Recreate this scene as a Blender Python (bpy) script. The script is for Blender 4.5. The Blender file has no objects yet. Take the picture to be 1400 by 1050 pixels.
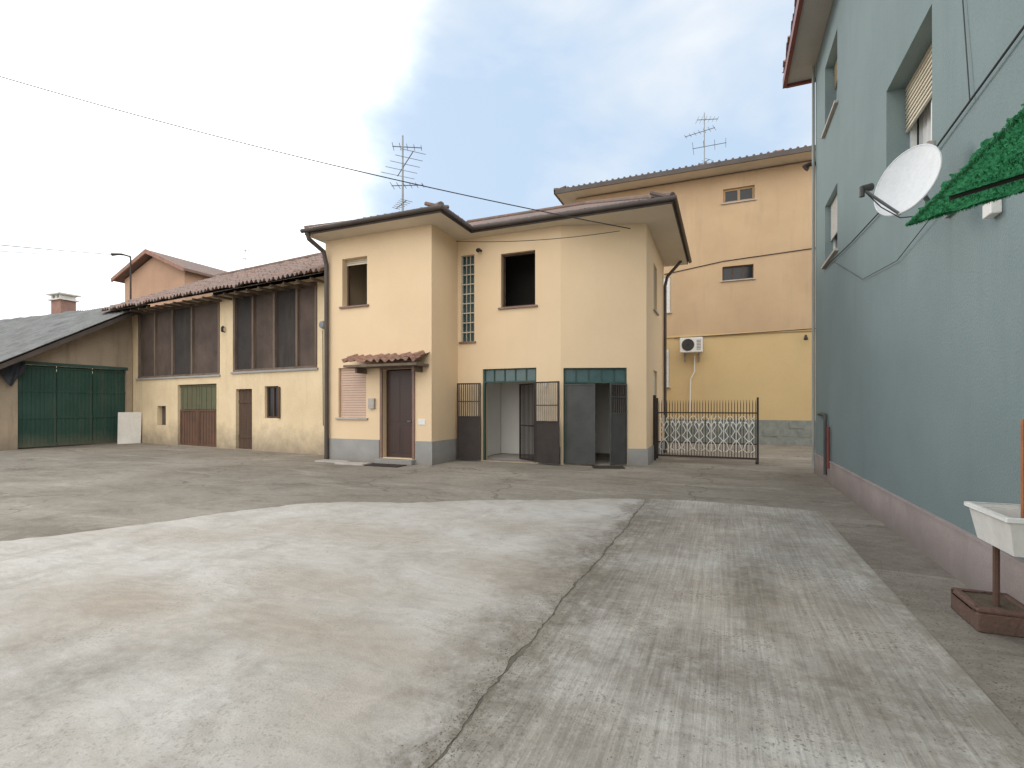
import bpy, bmesh, math, random
from mathutils import Vector, Matrix
random.seed(7)
S=bpy.context.scene
S.view_settings.view_transform='Standard'; S.view_settings.look='None'; S.view_settings.exposure=0
COL=S.collection

# ---------------------------------------------------------------- materials
def newmat(name):
    m=bpy.data.materials.new(name); m.use_nodes=True
    nt=m.node_tree; b=nt.nodes['Principled BSDF']
    return m,nt,b
def N(nt,t,**k):
    n=nt.nodes.new(t)
    for a,v in k.items(): setattr(n,a,v)
    return n
def L(nt,a,b): nt.links.new(a,b)
def c4(c): return (c[0],c[1],c[2],1)
def position(nt,scale=(1,1,1)):
    g=N(nt,'ShaderNodeNewGeometry'); mp=N(nt,'ShaderNodeMapping')
    mp.inputs['Scale'].default_value=scale
    L(nt,g.outputs['Position'],mp.inputs['Vector']); return mp.outputs['Vector']
def noise(nt,vec,scale,detail=4,rough=.55,dist=0):
    n=N(nt,'ShaderNodeTexNoise'); n.inputs['Scale'].default_value=scale
    n.inputs['Detail'].default_value=detail; n.inputs['Roughness'].default_value=rough
    n.inputs['Distortion'].default_value=dist
    L(nt,vec,n.inputs['Vector']); return n.outputs['Fac']
def rng(nt,v,a,b,c=0,d=1):
    n=N(nt,'ShaderNodeMapRange'); n.inputs[1].default_value=a; n.inputs[2].default_value=b
    n.inputs[3].default_value=c; n.inputs[4].default_value=d
    L(nt,v,n.inputs[0]); return n.outputs[0]
def mix(nt,f,a,b,blend='MIX'):
    n=N(nt,'ShaderNodeMix',data_type='RGBA',blend_type=blend)
    if isinstance(f,(int,float)): n.inputs[0].default_value=f
    else: L(nt,f,n.inputs[0])
    for i,x in ((6,a),(7,b)):
        if isinstance(x,tuple): n.inputs[i].default_value=c4(x)
        else: L(nt,x,n.inputs[i])
    return n.outputs[2]
def math_(nt,op,a,b=None):
    n=N(nt,'ShaderNodeMath',operation=op)
    for i,x in ((0,a),(1,b)):
        if x is None: continue
        if isinstance(x,(int,float)): n.inputs[i].default_value=x
        else: L(nt,x,n.inputs[i])
    return n.outputs[0]
def bump(nt,b,h,strength=.3,dist=.02):
    n=N(nt,'ShaderNodeBump'); n.inputs['Strength'].default_value=strength
    n.inputs['Distance'].default_value=dist
    L(nt,h,n.inputs['Height']); L(nt,n.outputs[0],b.inputs['Normal'])
def surf(name,c1,c2,scale=1.,rough=.85,bst=.3,bsc=40,bd=.01,stretch=(1,1,1),fine=.12,streak=0,streakc=None,base=0,basec=(.15,.13,.1),baseh=.7,metal=0,spec=.3):
    m,nt,b=newmat(name)
    p=position(nt,stretch)
    n1=noise(nt,p,scale,6,.6)
    col=mix(nt,rng(nt,n1,.32,.68),c1,c2)
    n2=noise(nt,p,bsc,3,.6)
    if fine: col=mix(nt,1.0,col,mix(nt,n2,(1-fine,)*3,(1+fine,)*3),'MULTIPLY')
    if streak:
        q=position(nt,(2.2,2.2,.22)); n3=noise(nt,q,1.6,6,.7)
        col=mix(nt,rng(nt,n3,.52,.78,0,streak),col,streakc or tuple(x*.45 for x in c1))
    if base:
        g=N(nt,'ShaderNodeNewGeometry'); s=N(nt,'ShaderNodeSeparateXYZ'); L(nt,g.outputs['Position'],s.inputs[0])
        n4=noise(nt,position(nt),2.3,6,.7)
        hh=math_(nt,'SUBTRACT',s.outputs[2],math_(nt,'MULTIPLY',n4,baseh*1.4))
        col=mix(nt,rng(nt,hh,-baseh*.7,baseh*.35,base,0),col,basec)
    L(nt,col,b.inputs['Base Color'])
    b.inputs['Roughness'].default_value=rough; b.inputs['Metallic'].default_value=metal
    b.inputs['Specular IOR Level'].default_value=spec
    if bst: bump(nt,b,n2,bst,bd)
    return m

YEL=surf('cream plaster',(.775,.60,.40),(.735,.56,.37),.7,.9,.3,55,.008,fine=.08,streak=.14,streakc=(.60,.47,.33),base=.3,basec=(.55,.45,.32))
YELB=surf('old barn plaster',(.76,.615,.415),(.67,.53,.34),.9,.93,.6,30,.02,fine=.16,streak=.45,streakc=(.46,.35,.24),base=.85,basec=(.27,.22,.165),baseh=.9)
CEM=surf('cement plinth',(.37,.36,.35),(.295,.29,.28),1.3,.9,.5,45,.015,fine=.15,base=.5,basec=(.2,.18,.16),baseh=.3)
PEACH=surf('weathered tan plaster',(.57,.41,.255),(.485,.34,.21),.45,.92,.4,35,.01,streak=.5,streakc=(.38,.28,.19))
OCHRE=surf('ochre plaster',(.66,.49,.26),(.60,.44,.23),.5,.92,.3,35,.01,streak=.3,streakc=(.52,.39,.23),base=.4,basec=(.4,.31,.2))
TEAL=surf('green grey plaster',(.222,.283,.284),(.192,.248,.250),.6,.92,.5,50,.010,fine=.14,streak=.35,streakc=(.165,.205,.205),base=.3,basec=(.17,.19,.185),baseh=1.2)
PINK=surf('faded pinkish plinth',(.43,.355,.335),(.345,.29,.275),2,.85,.4,60,.006,fine=.25,streak=.6,streakc=(.27,.235,.215),base=.75,basec=(.22,.185,.16),baseh=.35)
SOFF=surf('painted soffit',(.70,.63,.53),(.64,.57,.47),1.2,.8,.2,30,.01)
SOFG=surf('pale grey soffit',(.52,.50,.46),(.44,.42,.39),1.2,.8,.2,30,.01)
PIPEG=surf('grey green pipe paint',(.32,.33,.31),(.26,.27,.255),2,.6,.1,30,.003)
FASC=surf('dark brown sheet metal',(.058,.045,.04),(.088,.07,.06),2,.5,.1,30,.005,spec=.4)
REDF=surf('red brown fascia',(.22,.065,.055),(.16,.05,.045),2,.5,.1,30,.005)
IRON=surf('dark painted iron',(.030,.025,.024),(.05,.038,.034),3,.55,.3,60,.004,fine=.3)
IRONP=surf('pale worn iron bars',(.34,.32,.29),(.20,.18,.16),5,.6,.2,60,.004,fine=.3)
IRONG=surf('grey painted iron sheet',(.080,.082,.080),(.05,.051,.05),1.6,.55,.3,40,.006,streak=.5,streakc=(.12,.11,.095),fine=.15)
RUST=surf('rusty sheet metal',(.155,.082,.056),(.10,.063,.048),2.2,.85,.5,35,.01,fine=.3,streak=.7,streakc=(.08,.06,.045))
GRNMET=surf('worn green painted metal',(.032,.075,.066),(.048,.095,.082),1.5,.65,.4,30,.01,fine=.25,streak=.5,streakc=(.10,.10,.08))
GRNDK=surf('dark green door paint',(.020,.060,.048),(.034,.08,.064),1.3,.55,.3,25,.01,fine=.3,streak=.9,streakc=(.085,.09,.075),base=.7,basec=(.14,.13,.09),baseh=.5)
GRNGL=surf('blue green frosted glazing',(.07,.13,.135),(.045,.095,.10),3,.25,.1,20,.003,spec=.6)
WOOD=surf('old dark wood',(.11,.065,.045),(.065,.042,.03),2,.75,.5,25,.01,stretch=(3,3,.5),fine=.3)
WOODG=surf('grey weathered post wood',(.20,.15,.115),(.12,.09,.07),2,.85,.5,25,.01,stretch=(3,3,.5),fine=.3)
WOODB=surf('brown door wood',(.055,.027,.021),(.038,.02,.016),2,.4,.2,25,.005,stretch=(3,3,.4),fine=.2,spec=.5)
WOODL=surf('light window wood',(.42,.28,.15),(.34,.22,.11),2,.6,.2,25,.005)
SCREEN=surf('brown mesh screen',(.125,.092,.077),(.074,.056,.048),1.1,.9,.6,70,.01,fine=.35,streak=.8,streakc=(.05,.04,.035))
SCREEND=surf('dark mesh screen',(.055,.048,.045),(.034,.03,.028),1.1,.9,.6,70,.01,fine=.35,streak=.6,streakc=(.11,.085,.07))
SHPINK=surf('pink beige roller shutter',(.60,.43,.34),(.53,.38,.30),2,.6,.1,30,.003)
SHBEI=surf('beige roller shutter',(.66,.60,.48),(.58,.52,.41),2,.6,.1,30,.003)
WHITE=surf('white paint',(.80,.79,.76),(.72,.71,.68),2,.5,.1,30,.003)
LATT=surf('beige lattice paint',(.55,.49,.40),(.45,.40,.33),3,.6,.1,30,.003)
WHDIRT=surf('dirty white board',(.74,.73,.69),(.62,.60,.56),1.8,.7,.2,20,.005,streak=.3)
MARBLE=surf('worn marble',(.48,.44,.40),(.36,.33,.30),3,.6,.1,30,.003)
BROWNM=surf('brown marble',(.24,.14,.11),(.18,.105,.085),5,.35,.1,30,.003,spec=.5)
INTER=surf('whitewashed inner wall',(.84,.83,.80),(.78,.77,.74),1,.9,.2,30,.01,fine=.05)
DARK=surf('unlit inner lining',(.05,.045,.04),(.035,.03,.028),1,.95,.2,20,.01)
MAT_=surf('coir doormat',(.06,.042,.035),(.04,.032,.028),8,.95,.8,200,.01,fine=.3)
RUBBER=surf('black cable sheath',(.03,.03,.032),(.04,.04,.04),3,.6,0)
TARP=surf('dark blue tarpaulin',(.022,.028,.038),(.04,.045,.055),3,.5,.5,12,.03,fine=.3)
ALU=surf('weathered aluminium',(.26,.27,.28),(.20,.21,.22),5,.45,.1,50,.002,metal=.6)
BRICKR=surf('rusty brown planter base',(.19,.11,.085),(.12,.075,.06),3,.9,.8,40,.015,fine=.4,streak=.6,streakc=(.06,.05,.04),base=.5,basec=(.1,.08,.06),baseh=.12)
SOIL=surf('dry soil',(.10,.075,.05),(.15,.12,.085),12,.95,.8,60,.02,fine=.4)
ORNG=surf('orange rusted post',(.48,.18,.07),(.34,.12,.05),5,.8,.3,40,.005,fine=.3)
STONE=surf('grey green stone cladding',(.20,.22,.205),(.29,.30,.27),4,.7,.5,20,.01,fine=.25)
REDP=surf('reddish brown pipe',(.20,.055,.045),(.14,.045,.04),5,.5,.1,40,.003)
TERR=surf('orange render',(.50,.32,.22),(.43,.275,.19),.6,.9,.2,20,.01,streak=.3)
BRICK=surf('chimney brick',(.33,.20,.16),(.25,.15,.12),6,.9,.5,30,.01,fine=.3)
OLIVE=surf('faded olive paint',(.13,.13,.078),(.10,.105,.063),2,.8,.3,30,.01,fine=.25,streak=.8,streakc=(.15,.09,.05))
SHEDW=surf('stained old plaster',(.40,.32,.235),(.30,.25,.19),.9,.95,.6,25,.02,fine=.2,streak=.8,streakc=(.20,.16,.12),base=.7,basec=(.2,.16,.13))
CURT=surf('net curtain',(.62,.62,.60),(.5,.5,.49),6,.9,.1,30,.003,stretch=(6,6,.3))

def glassmat():
    m,nt,b=newmat('dark window glass')
    b.inputs['Base Color'].default_value=(.02,.022,.025,1); b.inputs['Roughness'].default_value=.08
    b.inputs['Specular IOR Level'].default_value=.35
    n=noise(nt,position(nt),1.2,2); bump(nt,b,n,.05,.02); return m
GLASS=glassmat()
def tilemat(name,a,b_,c,sc=6):
    m,nt,b=newmat(name)
    p=position(nt)
    v=N(nt,'ShaderNodeTexVoronoi'); v.inputs['Scale'].default_value=sc; L(nt,p,v.inputs['Vector'])
    s=N(nt,'ShaderNodeSeparateColor'); L(nt,v.outputs['Color'],s.inputs[0])
    col=mix(nt,s.outputs[0],a,b_)
    n=noise(nt,p,1.5,6,.7)
    col=mix(nt,rng(nt,n,.45,.68,0,.85),col,c)
    n2=noise(nt,p,30,4,.7); col=mix(nt,1.,col,mix(nt,n2,(.65,)*3,(1.3,)*3),'MULTIPLY')
    L(nt,col,b.inputs['Base Color']); b.inputs['Roughness'].default_value=.92; bump(nt,b,n2,.4,.02)
    return m
TILE=tilemat('weathered clay tiles',(.24,.15,.12),(.17,.115,.095),(.145,.13,.118))
TILEB=tilemat('old barn clay tiles',(.35,.235,.195),(.235,.17,.148),(.24,.215,.20),7)
TILER=tilemat('red clay tiles',(.36,.20,.15),(.27,.155,.12),(.19,.14,.12))
TILEG=tilemat('grey fibre cement sheet',(.235,.24,.237),(.19,.192,.19),(.12,.125,.12),2)

# -------------------------------------------------- ground materials
def blobs(nt,lst,wob=.55):
    g=N(nt,'ShaderNodeNewGeometry'); s=N(nt,'ShaderNodeSeparateXYZ'); L(nt,g.outputs['Position'],s.inputs[0])
    p=position(nt); nz=noise(nt,p,2.4,6,.68,.5); out=None
    nz=math_(nt,'MULTIPLY',math_(nt,'SUBTRACT',nz,.5),4*wob)
    for x,y,rx,ry,w in lst:
        a=math_(nt,'DIVIDE',math_(nt,'SUBTRACT',s.outputs[0],x),rx); b=math_(nt,'DIVIDE',math_(nt,'SUBTRACT',s.outputs[1],y),ry)
        d=math_(nt,'SQRT',math_(nt,'ADD',math_(nt,'MULTIPLY',a,a),math_(nt,'MULTIPLY',b,b)))
        d=math_(nt,'ADD',d,nz)
        m=rng(nt,d,.3,1.5,w,0)
        out=m if out is None else math_(nt,'MAXIMUM',out,m)
    return out
def asphalt():
    m,nt,b=newmat('aged courtyard concrete')
    p=position(nt)
    n1=noise(nt,p,.35,7,.65,.4)
    col=mix(nt,rng(nt,n1,.36,.64),(.215,.188,.153),(.325,.290,.245))
    n2=noise(nt,position(nt,(.7,1.6,1)),1.1,7,.7,.6)
    col=mix(nt,rng(nt,n2,.50,.68,0,.7),col,(.17,.145,.115))
    n4=noise(nt,position(nt,(.5,1.9,1)),.8,7,.7,.9)
    col=mix(nt,rng(nt,n4,.53,.68,0,.65),col,(.40,.362,.305))
    n3=noise(nt,p,60,4,.7)
    col=mix(nt,1.,col,mix(nt,n3,(.55,)*3,(1.45,)*3),'MULTIPLY')
    n5=noise(nt,p,9,5,.8); col=mix(nt,1.,col,mix(nt,rng(nt,n5,.3,.7),(.8,)*3,(1.15,)*3),'MULTIPLY')
    v=N(nt,'ShaderNodeTexVoronoi',feature='DISTANCE_TO_EDGE'); v.inputs['Scale'].default_value=.22
    pd=N(nt,'ShaderNodeVectorMath',operation='ADD'); L(nt,p,pd.inputs[0])
    nz=N(nt,'ShaderNodeTexNoise'); nz.inputs['Scale'].default_value=1.8; nz.inputs['Detail'].default_value=6; L(nt,p,nz.inputs['Vector'])
    L(nt,nz.outputs['Color'],pd.inputs[1]); L(nt,pd.outputs[0],v.inputs['Vector'])
    col=mix(nt,rng(nt,v.outputs['Distance'],.0,.007,.6,0),col,(.09,.078,.062))
    L(nt,col,b.inputs['Base Color']); b.inputs['Roughness'].default_value=.95; b.inputs['Specular IOR Level'].default_value=.2
    bump(nt,b,n3,.5,.015); return m
def lightconc(name,a,b_,dirt,dirtc,grooves,dark,warm,jx=-1.12):
    m,nt,b=newmat(name)
    p=position(nt)
    n1=noise(nt,p,.55,7,.62,.5)
    col=mix(nt,rng(nt,n1,.36,.66),a,b_)
    n2=noise(nt,position(nt,(.8,1.3,1)),.75,7,.70,1.0)
    col=mix(nt,rng(nt,n2,.45,.70,0,dirt),col,dirtc)
    n5=noise(nt,position(nt,(1.,.8,1)),1.9,7,.74,.5)
    col=mix(nt,rng(nt,n5,.48,.74,0,dirt),col,tuple(x*.76 for x in dirtc))
    col=mix(nt,blobs(nt,warm,.45),col,(.395,.335,.27))
    w=noise(nt,position(nt,(1,2.6,1)),2.2,6,.6,2.5)
    col=mix(nt,1.,col,mix(nt,rng(nt,w,.3,.7),(.88,)*3,(1.07,)*3),'MULTIPLY')
    n3=noise(nt,p,90,4,.75)
    col=mix(nt,1.,col,mix(nt,n3,(.72,)*3,(1.26,)*3),'MULTIPLY')
    n6=noise(nt,p,55,2,.5); n7=noise(nt,p,1.1,5,.7)
    sp=math_(nt,'MULTIPLY',rng(nt,n6,.57,.64),rng(nt,n7,.42,.6))
    col=mix(nt,math_(nt,'MULTIPLY',sp,.65 if grooves else .3),col,(.15,.13,.10))
    dk=blobs(nt,dark,.5)
    sp2=math_(nt,'MULTIPLY',rng(nt,noise(nt,p,7,7,.8),.22,.66),dk)
    col=mix(nt,sp2,col,(.19,.163,.13))
    s=N(nt,'ShaderNodeSeparateXYZ'); g=N(nt,'ShaderNodeNewGeometry'); L(nt,g.outputs['Position'],s.inputs[0])
    dx=math_(nt,'ABSOLUTE',math_(nt,'SUBTRACT',s.outputs[0],jx))
    nn=noise(nt,p,2.6,7,.78,.6)
    e=math_(nt,'SUBTRACT',dx,math_(nt,'MULTIPLY',rng(nt,nn,.34,.70),.55))
    col=mix(nt,math_(nt,'MULTIPLY',rng(nt,e,-.30,.08,.95,0),rng(nt,noise(nt,p,14,6,.8),.3,.6,.4,1)),col,(.185,.16,.126))
    h=n3
    if grooves:
        gr=noise(nt,position(nt,(1,.035,1)),42,3,.6,.0)
        col=mix(nt,1.,col,mix(nt,rng(nt,gr,.3,.7),(.80,)*3,(1.12,)*3),'MULTIPLY')
        h=math_(nt,'ADD',math_(nt,'MULTIPLY',gr,1.4),n3)
        dx2=math_(nt,'ABSOLUTE',math_(nt,'SUBTRACT',s.outputs[0],1.28))
        e2=math_(nt,'SUBTRACT',dx2,math_(nt,'MULTIPLY',rng(nt,nn,.4,.7),.4))
        col=mix(nt,rng(nt,e2,-.14,.06,.7,0),col,(.26,.23,.185))
    else:
        dist=math_(nt,'SUBTRACT',math_(nt,'ADD',math_(nt,'MULTIPLY',s.outputs[0],-.42),math_(nt,'MULTIPLY',s.outputs[1],.91)),8.05)
        e3=math_(nt,'ADD',dist,math_(nt,'MULTIPLY',rng(nt,nn,.35,.7),.5))
        col=mix(nt,rng(nt,e3,-.1,.5,0,.6),col,(.32,.285,.24))
    L(nt,col,b.inputs['Base Color']); b.inputs['Roughness'].default_value=.93; b.inputs['Specular IOR Level'].default_value=.2
    bump(nt,b,h,.45,.012); return m
ASPH=asphalt()
CONC=lightconc('pale trowelled concrete',(.50,.468,.425),(.58,.552,.51),.66,(.415,.36,.30),False,
   [(-3.34,1.61,.30,.40,.7),(-3.0,2.1,.22,.35,.45),(-3.9,1.7,.3,.3,.4),(-1.45,4.9,.34,1.4,.8),(-1.38,3.0,.26,1.0,.75)],
   [(-2.6,2.6,1.1,.30,.8),(-4.2,2.4,.9,.45,.8),(-1.8,4.25,.9,.45,.6),(-3.9,4.8,1.3,.40,.6),(-3.2,3.3,.8,.3,.65),(-5.6,4.0,.8,.4,.5),(-1.8,2.0,.4,.5,.5),(-2.6,5.8,1.0,.3,.45)])
CONC2=lightconc('brushed grey concrete',(.465,.435,.39),(.555,.527,.483),.76,(.33,.288,.235),True,
   [(.72,3.2,.45,.45,.9),(-.2,3.05,.65,.45,.9),(.3,3.1,.5,.35,.7),(-.85,4.1,.40,1.0,.95),(.22,4.7,.22,1.0,.95),(-.55,5.6,.35,.6,.55),(.55,5.9,.35,.9,.65),(.9,7.2,.35,.7,.6),(-.1,7.3,.5,.5,.5),(-.6,2.3,.3,.5,.5),(.9,4.6,.2,.6,.5),(-.8,6.8,.28,1.2,.75)],
   [(.2,4.2,.9,.8,.6),(-.3,6.4,.6,1.2,.6)])
LITTER=surf('leaf litter and grit',(.22,.185,.13),(.13,.11,.08),9,.95,.3,60,.01,fine=.4)
CRACK=surf('dirt in joint',(.10,.088,.068),(.17,.15,.12),6,.95,.6,50,.01,fine=.4)

# ---------------------------------------------------------------- builder
WORLD=(0,0,1,0,0,1)
class B:
    def __init__(s,F=WORLD): s.F=F; s.v=[]; s.f=[]
    def P(s,u,n,z):
        F=s.F; return (F[0]+u*F[2]+n*F[4], F[1]+u*F[3]+n*F[5], z)
    def box(s,u0,u1,n0,n1,z0,z1):
        k=len(s.v)
        for z in (z0,z1):
            for u,n in ((u0,n0),(u1,n0),(u1,n1),(u0,n1)): s.v.append(s.P(u,n,z))
        for f in ((0,1,2,3),(4,5,6,7),(0,1,5,4),(1,2,6,5),(2,3,7,6),(3,0,4,7)): s.f.append(tuple(k+i for i in f))
        return s
    def poly(s,pts):
        k=len(s.v); s.v+= [s.P(*p) for p in pts]; s.f.append(tuple(range(k,k+len(pts)))); return s
    def prism(s,pts,dz):
        k=len(s.v); n=len(pts)
        s.v+=[s.P(*p) for p in pts]+[s.P(p[0],p[1],p[2]+dz) for p in pts]
        s.f.append(tuple(range(k,k+n))); s.f.append(tuple(range(k+n,k+2*n)))
        for i in range(n): j=(i+1)%n; s.f.append((k+i,k+j,k+n+j,k+n+i))
        return s
    def vprism(s,pts,n0,n1):
        k=len(s.v); m=len(pts)
        s.v+=[s.P(p[0],n0,p[1]) for p in pts]+[s.P(p[0],n1,p[1]) for p in pts]
        s.f.append(tuple(range(k,k+m))); s.f.append(tuple(range(k+m,k+2*m)))
        for i in range(m): j=(i+1)%m; s.f.append((k+i,k+j,k+m+j,k+m+i))
        return s
    def tube(s,pts,r,seg=8,closed=False):
        W=[Vector(s.P(*p)) for p in pts]; n=len(W); rings=[]
        rr=r if isinstance(r,(list,tuple)) else [r]*n
        prev=None
        for i,p in enumerate(W):
            if closed: t=(W[(i+1)%n]-W[i-1])
            else: t=(W[min(i+1,n-1)]-W[max(i-1,0)])
            t.normalize()
            if prev is None:
                a=Vector((0,0,1)) if abs(t.z)<.9 else Vector((1,0,0))
                x=t.cross(a).normalized()
            else: x=(prev-t*prev.dot(t)).normalized()
            prev=x; y=t.cross(x)
            k=len(s.v)
            for j in range(seg):
                an=2*math.pi*j/seg; s.v.append(tuple(p+(x*math.cos(an)+y*math.sin(an))*rr[i]))
            rings.append(k)
        for i in range(n if closed else n-1):
            a=rings[i]; b=rings[(i+1)%n]
            for j in range(seg): s.f.append((a+j,a+(j+1)%seg,b+(j+1)%seg,b+j))
        if not closed:
            s.f.append(tuple(rings[0]+j for j in range(seg))); s.f.append(tuple(rings[-1]+j for j in range(seg)))
        return s
    def wall(s,L0,L1,z0,z1,T,holes,base_n=0):
        us=sorted({L0,L1,*[h[0] for h in holes],*[h[1] for h in holes]}); zs=sorted({z0,z1,*[h[2] for h in holes],*[h[3] for h in holes]})
        us=[u for u in us if L0<=u<=L1]; zs=[z for z in zs if z0<=z<=z1]
        def solid(i,j):
            if i<0 or j<0 or i>=len(us)-1 or j>=len(zs)-1: return False
            uc=(us[i]+us[i+1])/2; zc=(zs[j]+zs[j+1])/2
            return not any(h[0]<uc<h[1] and h[2]<zc<h[3] for h in holes)
        a=base_n; b=base_n-T
        for i in range(len(us)-1):
            for j in range(len(zs)-1):
                if not solid(i,j): continue
                u0,u1,w0,w1=us[i],us[i+1],zs[j],zs[j+1]
                s.poly([(u0,a,w0),(u1,a,w0),(u1,a,w1),(u0,a,w1)]); s.poly([(u0,b,w0),(u1,b,w0),(u1,b,w1),(u0,b,w1)])
                if not solid(i-1,j): s.poly([(u0,a,w0),(u0,b,w0),(u0,b,w1),(u0,a,w1)])
                if not solid(i+1,j): s.poly([(u1,a,w0),(u1,b,w0),(u1,b,w1),(u1,a,w1)])
                if not solid(i,j-1): s.poly([(u0,a,w0),(u1,a,w0),(u1,b,w0),(u0,b,w0)])
                if not solid(i,j+1): s.poly([(u0,a,w1),(u1,a,w1),(u1,b,w1),(u0,b,w1)])
        return s
    def make(s,name,mat,th=None,parent=None,label=None,smooth=False,bevel=0,weld=True):
        O=Vector(th['O']) if th is not None else Vector((0,0,0))
        me=bpy.data.meshes.new(name); me.from_pydata([tuple(Vector(v)-O) for v in s.v],[],s.f)
        bm=bmesh.new(); bm.from_mesh(me)
        if weld: bmesh.ops.remove_doubles(bm,verts=bm.verts,dist=.0004)
        bmesh.ops.recalc_face_normals(bm,faces=bm.faces)
        bm.to_mesh(me); bm.free()
        if smooth:
            for p in me.polygons: p.use_smooth=True
        me.materials.append(mat)
        o=bpy.data.objects.new(name,me); COL.objects.link(o)
        if parent is not None: o.parent=parent
        elif th is not None: o.parent=th['o']
        if label: o['label']=label
        if bevel:
            md=o.modifiers.new('bevel','BEVEL'); md.width=bevel; md.segments=2; md.limit_method='ANGLE'
        return o
def thing(name,O,label,cat,group=None):
    o=bpy.data.objects.new(name,None); o.empty_display_size=.3; o.location=O; COL.objects.link(o)
    o['label']=label; o['category']=cat
    if group: o['group']=group
    return {'o':o,'O':O}
def single(b,name,mat,O,label,cat,group=None,**k):
    th={'O':O,'o':None}
    o=b.make(name,mat,th,**k); o.location=O; o['label']=label; o['category']=cat
    if group: o['group']=group
    return o

def tiles(b,u0,u1,n0,n1,z0,z1,period=.2,rows=14,amp=.045,step=.03,seg=6,jit=.012,sagamp=.03):
    nu=int((u1-u0)/period)*seg
    lines=[]
    for r in range(rows):
        lines.append((r/rows,step)); lines.append(((r+1)/rows-.001,0))
    k=len(b.v); rj=[[random.uniform(-jit,jit) for _ in range(nu//seg+2)] for _ in range(rows)]
    sag=[random.uniform(-sagamp,sagamp) for _ in range(40)]
    for li,(f,st) in enumerate(lines):
        for i in range(nu+1):
            u=u0+(u1-u0)*i/nu
            h=amp*math.cos(2*math.pi*i/seg)+st+rj[li//2][(i+seg//2)//seg]
            x=(u-u0)/(u1-u0)*38; a=int(x); h+=sag[a]*(1-(x-a))+sag[a+1]*(x-a)
            b.v.append(b.P(u,n0+(n1-n0)*f+ (rj[li//2][(i+seg//2)//seg]*1.5 if li%2==0 else 0),z0+(z1-z0)*f+h))
    for li in range(len(lines)-1):
        for i in range(nu):
            a=k+li*(nu+1)+i; b.f.append((a,a+1,a+nu+2,a+nu+1))
    return b

def window(th,F,u0,u1,z0,z1,shut=0,smat=None,fmat=WOOD,fw=.06,leaves=2,sill=MARBLE,dep=.16,glass=GLASS,slat=.055,cur=False):
    b=B(F); n0,n1=-dep-.06,-dep
    b.box(u0,u0+fw,n0,n1,z0,z1).box(u1-fw,u1,n0,n1,z0,z1).box(u0+fw,u1-fw,n0,n1,z1-fw,z1).box(u0+fw,u1-fw,n0,n1,z0,z0+fw)
    w=u1-u0
    for i in range(1,leaves): c=u0+w*i/leaves; b.box(c-fw*.6,c+fw*.6,n0+.005,n1+.008,z0+fw,z1-fw)
    win=b.make('window',fmat,th,bevel=.004)
    if glass and not cur: B(F).box(u0+fw,u1-fw,n0+.02,n0+.03,z0+fw,z1-fw).make('window_pane',glass,th,win)
    if cur:
        cu=B(F); n=60
        for i in range(n+1):
            u=u0+fw+(u1-u0-2*fw)*i/n; nn=n0-.02+.012*math.sin(i*1.1)
            cu.v.append(cu.P(u,nn,z0+.05)); cu.v.append(cu.P(u,nn,z1-.05))
        for i in range(n): cu.f.append((2*i,2*i+1,2*i+3,2*i+2))
        cu.make('curtain',CURT,th,win,smooth=True)
    if sill: B(F).box(u0-.07,u1+.07,-.14,.06,z0-.05,z0-.001).make('window_sill',sill,th,win,bevel=.006)
    if shut>0:
        s=B(F); zb=z1-(z1-z0)*shut; n=max(3,int((z1-zb)/slat)); h=(z1-zb)/n; q=-dep+.03
        for i in range(n):
            a=zb+i*h
            k=len(s.v)
            for u in (u0+.02,u1-.02):
                s.v+=[s.P(u,q+.022,a+.004),s.P(u,q+.006,a+h-.002),s.P(u,q-.008,a+h-.002),s.P(u,q-.008,a+.004)]
            s.f+=[(k,k+1,k+5,k+4),(k+1,k+2,k+6,k+5),(k+2,k+3,k+7,k+6),(k+3,k,k+4,k+7),(k,k+1,k+2,k+3),(k+4,k+5,k+6,k+7)]
        s.make('roller_shutter',smat,th,win)
    return win

# ================================================================ GROUND
def struct(b,name,mat):
    o=b.make(name,mat); o['kind']='structure'; return o
struct(B().box(-300,300,-300,400,-.5,0),'ground',ASPH)
def jag(pts,step=.12,amp=.03,z=0):
    out=[]
    for i,(a,bb) in enumerate(zip(pts,pts[1:]+pts[:1])):
        d=math.hypot(bb[0]-a[0],bb[1]-a[1]); n=max(1,int(d/step)); 
        far=min(a[1],bb[1])<-1
        for j in range(n if not far else 1):
            t=j/n; r=0 if (j==0 or far) else amp
            w=.05*math.sin((a[0]+(bb[0]-a[0])*t)*3.1)+.03*math.sin((a[1]+(bb[1]-a[1])*t)*5.3) if (not far and amp>.02) else 0
            out.append((a[0]+(bb[0]-a[0])*t+random.uniform(-r,r),a[1]+(bb[1]-a[1])*t+random.uniform(-r,r)+w*(amp>.03),z))
    return out
def wander(y): return .014*math.sin(y*1.3)+.010*math.sin(y*4.1+1)+.006*math.sin(y*13)
ysj=[-5.9+i*.04 for i in range(356)]
edge=[(-1.125+wander(y)+random.uniform(-.006,.006),y) for y in ysj]
def gapw(y): return .003+.012*max(0,math.sin(y*2.7+.5))*max(0,math.sin(y*7.3))
slab=[(-1.15,-6)]+[(x-gapw(y)-abs(random.gauss(0,.006)),y) for x,y in edge if y<8.2]
rest=[(-1.15,8.25),(-1.7,8.1),(-2.4,7.75),(-3.2,7.35),(-4.11,6.87),(-4.9,6.45),(-5.5,6.15),(-6.0,5.85),(-6.35,5.2),(-6.6,4.5),(-7.0,3.6),(-7.4,2.8),(-8.6,1.2),(-10,-1),(-12,-6)]
jr=jag(rest,.12,.035,.001)
struct(B().prism([(x,y,.001) for x,y in slab]+jr,.007),'courtyard_pavement',CONC)
e2=[(x+gapw(y)+abs(random.gauss(0,.006)),y) for x,y in edge if y<8.3]
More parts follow.
